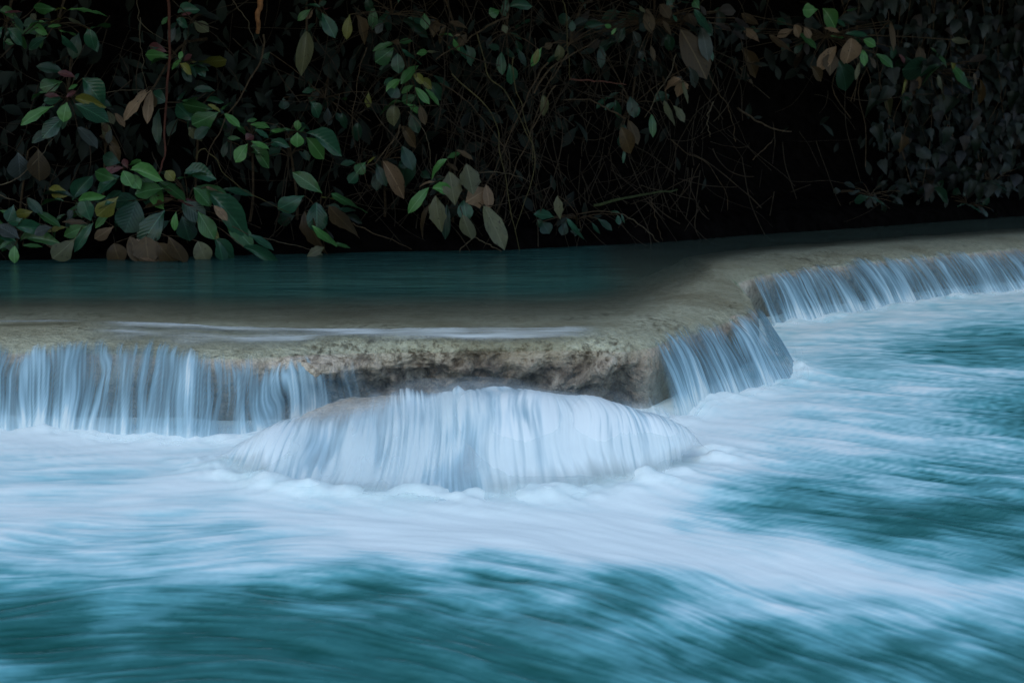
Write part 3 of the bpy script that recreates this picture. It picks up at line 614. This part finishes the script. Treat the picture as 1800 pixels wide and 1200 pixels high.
plant('leafy_shrub', 'small bright shrub at the water in the lower left corner of the bank', SH, [(90,1060,190,1010,42,'G'),(70,1060,-10,1010,44,'T'),(65,1080,58,1138,42,'B'),(55,1060,0,1075,22,'G'),(100,1080,165,1072,22,'G'),(170,1035,235,1062,34,'P'),(0,925,95,955,42,'G'),(100,960,50,975,24,'T'),(150,925,245,970,40,'G'),(145,930,80,940,30,'Y'),(85,1050,10,990,60,'S'),(70,1000,160,990,50,'T'),(60,900,40,960,36,'T'),(120,870,170,920,40,'K'),(230,1000,160,1010,50,'S')], -.1, Z1, auto=6, rx=40, ry=30)
plant('dead_leaf_cluster', 'pair of dark withered leaves at the far left edge above the bush', 'dead leaves', [(80,668,92,775,84,'S'),(168,655,172,772,90,'N')], .1, Z1, group='dead leaves caught in the twigs')
plant('dead_leaf_cluster', 'string of small grey tan leaves below the upper left shrub', 'dead leaves', [(505,498,542,538,30,'P'),(472,488,492,528,34,'A'),(445,540,480,588,34,'A'),(438,600,505,612,28,'N'),(480,640,522,680,38,'N'),(445,555,470,560,30,'N'),(490,570,470,615,34,'S')], .1, Z1, group='dead leaves caught in the twigs')
plant('leafy_shrub', 'small sprig at the top centre left with one drooping teal leaf', SH, [(282,35,220,8,32,'T'),(290,58,338,140,56,'T'),(240,42,190,75,28,'G'),(300,42,328,32,14,'R'),(250,45,225,70,26,'P'),(275,30,300,5,24,'K')], .1, Z2)
plant('dead_leaf_cluster', 'single grey brown withered leaf hanging high left of centre', 'dead leaves', [(222,138,210,268,66,'A')], .0, Z2, group='dead leaves caught in the twigs', hub=(539,54))
plant('leafy_shrub', 'yellow and olive leaves hanging in a row at the top of the bank', SH, [(412,65,395,148,38,'Y'),(440,68,490,148,28,'N'),(515,28,515,108,42,'G'),(490,-10,500,40,40,'K'),(560,100,530,130,36,'S'),(740,60,745,110,40,'G'),(800,85,775,140,44,'N'),(835,115,805,165,30,'N')], .1, Z2, auto=5, rx=70, ry=22)
plant('leafy_shrub', 'upright chain of oval green leaves hanging at centre below the arching branch', SH, [(612,190,528,202,26,'G'),(625,188,672,172,32,'G'),(605,210,538,265,50,'G'),(640,215,712,275,56,'T'),(622,235,622,302,56,'T'),(630,195,605,175,32,'N'),(715,290,640,338,50,'G'),(705,238,742,222,34,'B'),(752,226,800,228,28,'A'),(635,350,578,380,40,'B'),(695,375,645,395,26,'B'),(700,385,752,438,34,'B'),(742,390,802,442,30,'B'),(720,350,765,365,30,'Y'),(642,448,558,458,40,'G'),(608,462,600,522,64,'A'),(708,418,652,442,26,'G'),(662,458,718,482,34,'B'),(680,490,702,565,48,'K'),(720,460,738,530,34,'N'),(620,380,600,420,50,'K'),(690,330,730,345,30,'Y')], .0, Z2)
plant('leafy_shrub', 'tiny bright sprig with an orange leaf on the arching branch', SH, [(866,162,820,138,22,'B'),(870,160,892,148,16,'P'),(868,170,886,215,28,'B'),(850,98,918,108,30,'N'),(925,150,895,190,36,'N'),(920,200,955,250,30,'K')], .0, Z2)
plant('leafy_shrub', 'few blue green leaves hanging at the top right of centre', SH, [(1080,230,1074,305,42,'T'),(1070,48,1030,58,36,'G'),(1115,30,1185,5,38,'T'),(1100,-5,1095,42,32,'T'),(1240,215,1224,270,28,'Y'),(1110,280,1132,345,38,'T'),(1100,210,1125,250,36,'K'),(1085,110,1100,135,30,'A'),(1020,200,1060,205,34,'K')], .1, Z2)
plant('leafy_shrub', 'scattered dim teal leaves deep in the twigs left of centre', SH, [(240,448,278,488,42,'T'),(315,472,316,538,36,'S'),(378,498,388,545,38,'K'),(495,405,492,460,22,'Y'),(360,438,395,432,14,'G'),(120,430,125,470,34,'K'),(450,540,440,600,50,'K'),(60,230,30,262,30,'K')], .3, Z2)
plant('leafy_shrub', 'flat star of pale green leaves beside the big bush left of centre', SH, [(168,575,60,568,32,'G'),(182,575,182,535,34,'B'),(192,580,218,558,24,'G'),(182,582,180,632,54,'B'),(220,585,352,612,48,'T'),(222,605,286,665,58,'B'),(45,540,-5,550,34,'G'),(45,635,-10,630,24,'G'),(48,690,0,655,40,'G'),(120,610,75,630,24,'T')], .0, Z2)
plant('large_leaf_shrub', 'small plant at the waterline with big dark glossy leaves and one broad brown leaf', SH, [(290,850,192,765,60,'G'),(330,850,465,928,82,'G'),(265,890,272,995,94,'T'),(212,860,118,912,44,'T'),(285,865,338,872,20,'Y'),(318,905,432,1030,98,'N'),(215,930,262,1075,84,'N'),(245,990,338,1072,56,'B'),(300,1088,232,1112,36,'A'),(330,1068,398,1075,20,'G'),(270,1100,270,1135,40,'A')], -.1, Z2)
plant('leafy_shrub', 'thin brown twig plant with one large rust brown leaf left of the tan leaves', SH, [(482,712,448,752,38,'G'),(490,722,512,688,16,'Y'),(530,720,562,795,44,'K'),(558,708,636,815,58,'P'),(640,555,690,612,40,'N'),(655,650,662,790,60,'K'),(640,640,685,720,60,'K'),(665,700,640,730,30,'K')], .05, Z2, hub=(672,285))
plant('large_leaf_shrub', 'centre waterline plant with bright green tips above spotted tan leaves full of holes', SH, [(840,695,882,668,36,'G'),(840,700,770,752,50,'B'),(760,825,678,908,46,'B'),(775,828,848,822,38,'B'),(785,800,735,800,20,'P'),(850,755,870,868,74,'A'),(925,720,952,832,68,'A'),(790,860,800,990,64,'A'),(762,900,714,1015,40,'N'),(912,880,922,948,66,'T'),(908,945,942,1035,70,'A'),(1010,812,1028,895,50,'P'),(1015,830,935,880,74,'P'),(1000,905,1085,1050,88,'A'),(838,720,880,735,26,'N'),(880,660,945,685,26,'N'),(840,900,830,1020,40,'K')], -.1, Z2)
plant('leafy_shrub', 'lone pale and lime leaves on thin stems right of centre near the top', SH, [(130,210,92,272,30,'B'),(205,198,212,248,38,'A'),(135,418,146,480,32,'A'),(408,110,432,116,24,'B'),(458,124,440,142,14,'B'),(265,90,265,125,30,'K'),(180,190,150,205,24,'N')], .0, Z3)
plant('leafy_shrub', 'small teal leaved plant hanging over the pool right of the tan leaves', SH, [(200,860,206,942,34,'A'),(185,955,118,928,48,'T'),(240,960,310,1045,46,'T'),(110,965,128,985,28,'T'),(130,975,160,1010,60,'K'),(475,938,440,925,16,'T'),(465,945,470,978,22,'T'),(480,940,492,972,18,'T')], .0, Z3)
plant('dead_leaf_cluster', 'ragged pale tan leaf hanging in the dark right of centre', 'dead leaves', [(742,348,685,368,46,'P'),(742,350,745,405,44,'P'),(748,348,770,440,16,'A'),(720,340,740,360,30,'S')], .0, Z3, group='dead leaves caught in the twigs', shape=3, hub=(1196,138))
plant('dead_leaf_cluster', 'pair of blue grey leaves hanging in the dark below the ragged tan leaf', 'dead leaves', [(668,442,705,538,48,'A'),(708,465,758,515,46,'A')], .0, Z3, group='dead leaves caught in the twigs', hub=(1172,176))
plant('leafy_shrub', 'dim olive leaves hanging in the dark hollow right of centre', SH, [(510,530,552,608,50,'N'),(612,502,622,578,34,'G'),(520,425,532,495,46,'K'),(478,560,520,640,60,'N'),(455,440,470,500,30,'K'),(775,293,812,355,26,'S'),(480,585,500,650,60,'K'),(495,650,490,700,14,'T'),(390,200,395,275,40,'K')], .15, Z3)
plant('large_leaf_shrub', 'two very large drooping leaves, one brown and one blue green, at the upper right', SH, [(740,130,845,302,116,'N'),(800,40,868,140,56,'T'),(830,120,862,235,60,'S'),(770,60,800,110,50,'N'),(860,210,885,250,30,'T'),(590,40,610,120,50,'N')], -.05, Z3, hub=(1200,40))
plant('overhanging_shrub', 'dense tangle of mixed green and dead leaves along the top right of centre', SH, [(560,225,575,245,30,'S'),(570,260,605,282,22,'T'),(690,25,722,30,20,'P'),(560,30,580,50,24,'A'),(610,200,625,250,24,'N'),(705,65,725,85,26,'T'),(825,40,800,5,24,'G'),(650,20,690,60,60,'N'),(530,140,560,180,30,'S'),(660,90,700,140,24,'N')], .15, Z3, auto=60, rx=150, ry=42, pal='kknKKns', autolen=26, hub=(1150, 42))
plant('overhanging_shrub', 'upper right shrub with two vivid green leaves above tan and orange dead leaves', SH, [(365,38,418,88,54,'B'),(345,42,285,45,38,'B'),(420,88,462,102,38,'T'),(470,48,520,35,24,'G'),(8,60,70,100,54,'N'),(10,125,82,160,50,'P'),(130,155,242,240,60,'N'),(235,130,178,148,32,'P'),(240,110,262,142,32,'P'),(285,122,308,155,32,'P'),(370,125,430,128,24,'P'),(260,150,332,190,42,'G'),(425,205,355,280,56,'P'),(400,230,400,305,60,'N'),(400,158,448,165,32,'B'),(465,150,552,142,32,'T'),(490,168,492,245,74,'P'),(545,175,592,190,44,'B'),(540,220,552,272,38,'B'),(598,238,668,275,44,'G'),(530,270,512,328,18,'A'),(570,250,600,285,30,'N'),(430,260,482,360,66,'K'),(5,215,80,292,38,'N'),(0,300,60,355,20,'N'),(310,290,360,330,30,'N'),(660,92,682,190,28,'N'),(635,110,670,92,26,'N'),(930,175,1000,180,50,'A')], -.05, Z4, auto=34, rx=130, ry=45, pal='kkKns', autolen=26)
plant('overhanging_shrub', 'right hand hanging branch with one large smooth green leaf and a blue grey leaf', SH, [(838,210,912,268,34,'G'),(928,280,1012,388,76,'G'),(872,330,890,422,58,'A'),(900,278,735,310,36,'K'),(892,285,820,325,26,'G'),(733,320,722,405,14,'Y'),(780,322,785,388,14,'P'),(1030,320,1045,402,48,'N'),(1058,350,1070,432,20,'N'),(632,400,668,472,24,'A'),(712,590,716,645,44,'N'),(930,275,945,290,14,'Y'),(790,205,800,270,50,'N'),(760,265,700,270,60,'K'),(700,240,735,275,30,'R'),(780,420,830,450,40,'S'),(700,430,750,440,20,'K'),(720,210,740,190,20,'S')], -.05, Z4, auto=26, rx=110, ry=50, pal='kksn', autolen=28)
for i, (hx, hy, lab) in enumerate([(1640,330,'low ferny herb at the right foot of the bank with narrow green leaves'),(1745,320,'low narrow leaved herb at the right edge just above the far waterline'),(1530,345,'faint dark fern in the hollow left of the narrow leaved herbs'),(1700,358,'row of grass green sprigs right at the far waterline')]):
    plant('herb', lab, 'herb', [(hx-5,hy,hx+25,hy+10,6,'K'),(hx,hy,hx-25,hy+6,6,'K')], .05, (0, 0), sc=1, auto=20, rx=60, ry=18 if i == 3 else 30, pal='kkkK' if i != 2 else 'kkk', autolen=18, group='herbs along the right waterline', shape=1, hub=(hx, hy))
# climbing creeper on the right: the largest leaves singly, the rest as one mass
cr = bpy.data.objects.new('creeper', None); S.collection.objects.link(cr); D0 = 13.2; b0 = PD(1680, 200, D0); cr.location = b0
tag(cr, 'dark curtain of heart shaped creeper leaves hanging over the right end of the bank', 'creeper')
rest = []
lv, lf = leaf_verts(2, 2, 4)
def creep_pt():
    while True:
        x = random.uniform(1460, 1880); y = random.uniform(-30, 330)
        if x > 1480+ .35*max(0, y-60)+random.uniform(-30, 60) and (y < 110 or x > 1530): return x, y
st = []
for i in range(1150):
    x, y = creep_pt(); D = float(dline(x))+random.uniform(-.05, .5)+.5*float(fbm(np.array(x*.02), np.array(y*.02), 2)); ln = random.uniform(18, 34) if i < 290 else random.uniform(9, 24)
    if i < 290: D -= .15
    a = math.pi/2+random.gauss(0, .45); p0 = PD(x, y, D); p1 = PD(x+ln*math.cos(a), y+ln*math.sin(a), D-ln/2500*D*random.uniform(0, .5))
    mt = leaf_matrix(p0, p1, ln*random.uniform(.6, .9)/2500*D, rs=.5)
    if i < 290:
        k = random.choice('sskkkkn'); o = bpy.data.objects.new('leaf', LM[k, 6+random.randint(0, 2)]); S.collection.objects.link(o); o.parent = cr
        o.matrix_local = Matrix.Translation(-cr.location) @ mt
    else:
        A = np.array(mt); rest.append(((lv @ A[:3, :3].T+A[:3, 3])-b0, lf))
for i in range(26):
    x = random.uniform(1480, 1850); y1 = random.uniform(150, 330); D = float(dline(x))+.2
    q = [PD(x+random.uniform(-20, 20), yy, D) for yy in np.linspace(-60, y1, 6)]; v, f = tube_arrays(catmull(q, 20), .004, 4); st.append((v-b0, f))
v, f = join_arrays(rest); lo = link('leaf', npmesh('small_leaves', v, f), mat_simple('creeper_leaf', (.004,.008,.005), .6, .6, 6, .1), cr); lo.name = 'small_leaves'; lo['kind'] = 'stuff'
v, f = join_arrays(st); link('stem', npmesh('stem', v, f), BARK, cr)

# dim undergrowth filling the bank behind the shrubs
def leaf_mass(name, label, n, fn, mat, shp=1, res=(2, 4)):
    lv, lf = leaf_verts(shp, *res); ps = []
    for _ in range(n):
        p0, p1, wd = fn(); A = np.array(leaf_matrix(p0, p1, wd, rs=.7)); ps.append((lv @ A[:3, :3].T+A[:3, 3], lf))
    v, f = join_arrays(ps); return tag(link(name, npmesh(name, v, f), mat), label, kind='stuff')
def f1():
    
    while True:
        x = random.uniform(-500, 2300); y = random.triangular(-60, 430, 120)
        if not (1010 < x < 1520 and y > 120 and random.random() < .85): break
    D = float(dline(x))+random.uniform(.30, 1.0)
    p0 = PD(x, y, D); a = random.gauss(math.pi/2, .9); ln = random.uniform(.06, .16)
    return p0, p0+np.array([ln*math.cos(a), -ln*random.uniform(0, .6), -ln*math.sin(a)]), ln*random.uniform(.3, .6)
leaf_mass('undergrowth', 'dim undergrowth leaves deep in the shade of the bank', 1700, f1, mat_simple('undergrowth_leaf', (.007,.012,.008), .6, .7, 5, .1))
# unseen leaf canopy, added above the bank to block sky light and shade it
def f2():
    x = random.uniform(-6.5, 9.5); y0 = float(np.interp(x, [-6, 0, 4, 9], [8.4, 9.3, 12.5, 15])); y = y0+random.uniform(-3.2, .9)
    z = 2.65+.16*max(0, y-9)+random.random()**1.5*1.3+.05*(y0-y if y < y0 else 0)
    p0 = np.array([x, y, z]); a = random.uniform(0, 6.28); ln = random.uniform(.2, .38)
    return p0, p0+np.array([ln*math.cos(a), ln*math.sin(a), -ln*random.uniform(0, .8)]), ln*random.uniform(.35, .6)
leaf_mass('shade_canopy', 'unseen leafy branches added above the far bank to shade it', 9000, f2, mat_simple('shade_canopy_leaf', (.030,.055,.025), .45, .5, 4, .1))

# ------------------------------------------------------------------ named vines and twigs
def vine(name, label, pts, wpx, mat, off=-.02, cat='vine', grp='vines and roots on the bank', taper=.5, wob=.012):
    q = []
    for i, (x, y) in enumerate(pts):
        D = float(dline(x))+off+random.uniform(-.05, .05); p = PD(x, y, D); p[2] = max(p[2], .27); q.append(p)
    n = max(14, len(q)*6); c = catmull(q, n); s_ = np.linspace(0, 9, n); sd_ = random.uniform(0, 99)
    c[:, 0] += wob*fbm(s_+sd_, s_*0, 2); c[:, 2] += wob*.5*fbm(s_+sd_+40, s_*0, 2)
    r = wpx*.75/2/2500*D; v, f = tube_arrays(c, r*np.linspace(1, taper, n)*(1+.12*fbm(s_*4+sd_, s_*0, 2)), 7)
    o = link(name, npmesh(name, v-c[0], f), mat); o.location = c[0]; return tag(o, label, cat, grp)
REDB = mat_simple('red_brown_bark', (.075,.028,.018), .7, .4, 30, .3)
RUST = mat_simple('rusty_bark', (.22,.10,.04), .8, .5, 22, .5)
DIMP = mat_simple('grey_twig', (.085,.068,.042), .8, .4, 30, .3)
YEL = mat_simple('straw_vine', (.07,.06,.025), .75, .4, 30, .3)
VL = [('hanging_vine','straight dark red brown stem hanging down the left side from the top',[(296,-20),(297,60),(295,140),(291,210),(289,270),(284,300),(274,314)],7,REDB),
('hanging_vine','bent brown stem slanting down from the rusty bark strip to the left bush',[(466,60),(462,90),(448,125),(425,170),(398,205),(382,240),(370,265),(362,292)],4.5,BARK),
('bark_strip','thick rusty strip of bark at the top edge left of centre',[(459,-20),(456,10),(452,40),(453,58)],15,RUST),
('hanging_vine','thin arching vine that loops over and falls right of the big bush',[(343,280),(350,264),(364,263),(380,282),(396,305),(425,332),(460,352),(505,372)],2.8,YEL),
('hanging_vine','curved pale vine sweeping up at the left edge past the withered leaves',[(-5,326),(18,320),(40,306),(60,285),(78,264),(96,240)],3,DIMP),
('hanging_vine','loose thin vine curling into the dark stem near the top left',[(240,-5),(243,25),(255,48),(275,62),(294,74)],2,DIMP),
('hanging_vine','thin straight vine dropping to the claw shaped dead leaf',[(244,30),(249,80),(252,120),(258,156)],2,DIMP),
('twig','thin twig reaching right from the left edge just above the bush',[(-5,340),(20,350),(42,358),(62,364)],2.4,DIMP),
('twig','pale twig holding the claw shaped dead leaf',[(165,168),(200,161),(235,158),(268,157),(290,154)],2,DIMP),
('hanging_vine','fine vine bowing down at the top left of centre',[(408,-5),(425,22),(440,48),(448,75),(455,95)],2,DIMP),
('hanging_vine','long fine vine hanging from the chain of oval leaves towards the water',[(645,85),(632,125),(624,165),(621,215),(624,260),(640,305),(652,335)],2,BARK),
('branch','brown arching branch descending from the top right towards the leaf chain',[(895,30),(868,40),(842,55),(812,78),(788,88),(765,106)],5,BARK),
('hanging_vine','yellow vine running down to the water in long S curves at centre',[(792,130),(812,148),(840,172),(862,200),(874,232),(877,262),(886,300),(893,345),(902,395),(912,440)],3.4,YEL),
('hanging_vine','long looping vine that swings right before returning to the waterline at centre',[(838,60),(850,100),(862,135),(888,158),(908,195),(926,230),(937,262),(938,292),(928,335),(915,375),(905,408)],3,YEL),
('hanging_vine','thin brown vine sloping right behind the leaf chain',[(775,145),(810,170),(840,200),(866,232),(885,262),(900,295)],2.6,BARK),
('twig','fine twig bending above the green tipped waterline plant',[(720,195),(742,225),(756,258),(756,292),(768,322)],2.2,DIMP),
('twig','brown curved twig carrying the rust brown leaf',[(703,218),(696,240),(680,262),(662,284),(640,290)],4,BARK),
('twig','nearly level twig crossing right of the tan leaves',[(838,305),(872,303),(905,308),(932,320)],2.2,DIMP),
('dry_stick','long straight dry stick leaning left behind the yellow vine',[(962,110),(935,150),(912,200),(888,255),(862,312),(845,350)],4,BARK),
('dry_stick','second leaning dry stick crossing low behind the yellow vine',[(975,150),(945,210),(915,275),(885,340),(868,385)],3.4,BARK),
('dry_stick','short steep dry stick standing right of the long vine loop',[(1000,95),(975,130),(950,175),(930,240)],4,BARK),
('branch','pale bare branch reaching left in the middle of the dark hollow',[(1098,208),(1075,196),(1050,182),(1025,174),(990,176)],4.5,BARK),
('branch','slender branch rising right from the straight sticks to the top',[(938,165),(965,125),(1000,98),(1030,82),(1052,68)],5,BARK),
('broken_branch','short blunt broken branch above the pale bare branch',[(1000,140),(1040,142),(1075,146),(1102,149)],4.5,REDB),
('hanging_vine','pale bent twig ending beside the ragged tan leaf',[(1190,95),(1182,118),(1170,142),(1156,162),(1146,188),(1133,206)],3,DIMP),
('hanging_vine','thin vine dropping straight from the top edge right of centre',[(988,-5),(996,35),(999,85),(1001,140)],2.4,YEL),
('hanging_vine','fine vine looping down past the paired sticks to the water',[(900,100),(906,150),(922,200),(933,245),(938,290)],2.4,YEL),
('hanging_vine','thin dark root curving down in the right hollow',[(1243,125),(1262,158),(1280,188),(1288,220),(1294,250)],3,BARK),
('hanging_vine','short pale root dangling left of the dark curved root',[(1252,180),(1245,200),(1244,222),(1247,240)],3,DIMP),
('broken_branch','brown broken branch with a torn pale end sticking out of the right hollow',[(1295,190),(1318,205),(1345,220),(1378,230),(1392,232)],5,BARK),
('twig','forked thin twig rising above the torn branch on the right',[(1322,280),(1345,262),(1358,245),(1362,235)],2.4,BARK),
('hanging_vine','long fine root swinging right across the darkest part of the hollow',[(1180,245),(1205,268),(1240,285),(1262,312),(1278,345),(1278,370)],2,BARK),
('fallen_branch','mossy fallen branch lying level just above the water right of centre',[(1045,362),(1085,352),(1120,344),(1160,338),(1190,334)],7,MOSS),
('twig','white forked twig dipping into the pool below the tan leaves',[(828,418),(818,430),(808,442),(803,450)],3,DIMP),
('twig','pale straight twig slanting right into the pool below the tan leaves',[(834,417),(855,428),(875,438),(892,446)],2.8,DIMP),
('twig','low brown twig slanting down to the water right of the brown broad leaf',[(618,392),(655,408),(690,422),(722,438)],3,BARK),
('twig','bare twig slanting right to the water beyond the teal leaved plant',[(1090,375),(1115,388),(1140,408),(1158,426)],3,DIMP),
('twig','steep thin root reaching the water beside the mossy branch',[(1143,345),(1150,372),(1158,400),(1164,424)],2.4,BARK),
('twig','long low twig skimming the water left of the waterline plant',[(452,415),(490,424),(525,432),(560,442)],2.4,DIMP)]
for v_ in VL: vine(*v_, cat=v_[0].replace('_', ' ').replace('hanging ', '').replace('broken ', '').replace('fallen ', '').replace('dry ', ''))
# hair-fine tangle behind
tg = []
for i in range(800):
    x = random.choice((random.uniform(-200, 1500), random.gauss(860, 180), random.gauss(950, 200))); y = random.uniform(-60, 400)
    D = float(dline(x))+random.uniform(-.05, .8); ln = random.uniform(40, 190); a = random.choice((random.gauss(math.pi/2, .35), random.gauss(math.pi/2, .9), random.uniform(0, math.pi)))
    cv = random.gauss(0, .5); q = []
    px_, py_ = x, y
    for k in range(7):
        p = PD(px_, py_, D+k*random.uniform(-.03, .03)); p[2] = max(p[2], .26); q.append(p); px_ += ln/6*math.cos(a); py_ += ln/6*math.sin(a); a += cv/6+random.gauss(0, .12)
    tg.append(tube_arrays(catmull(q, 12), random.choice((.0014, .0018, .0026, .0036)), 4))
v, f = join_arrays(tg); tag(link('twig_tangle', npmesh('twig_tangle', v, f), mat_simple('fine_twig', (.032,.024,.015), .8, .5, 20, .2)), 'hair fine tangle of dry vines and rootlets covering the bank', kind='stuff')
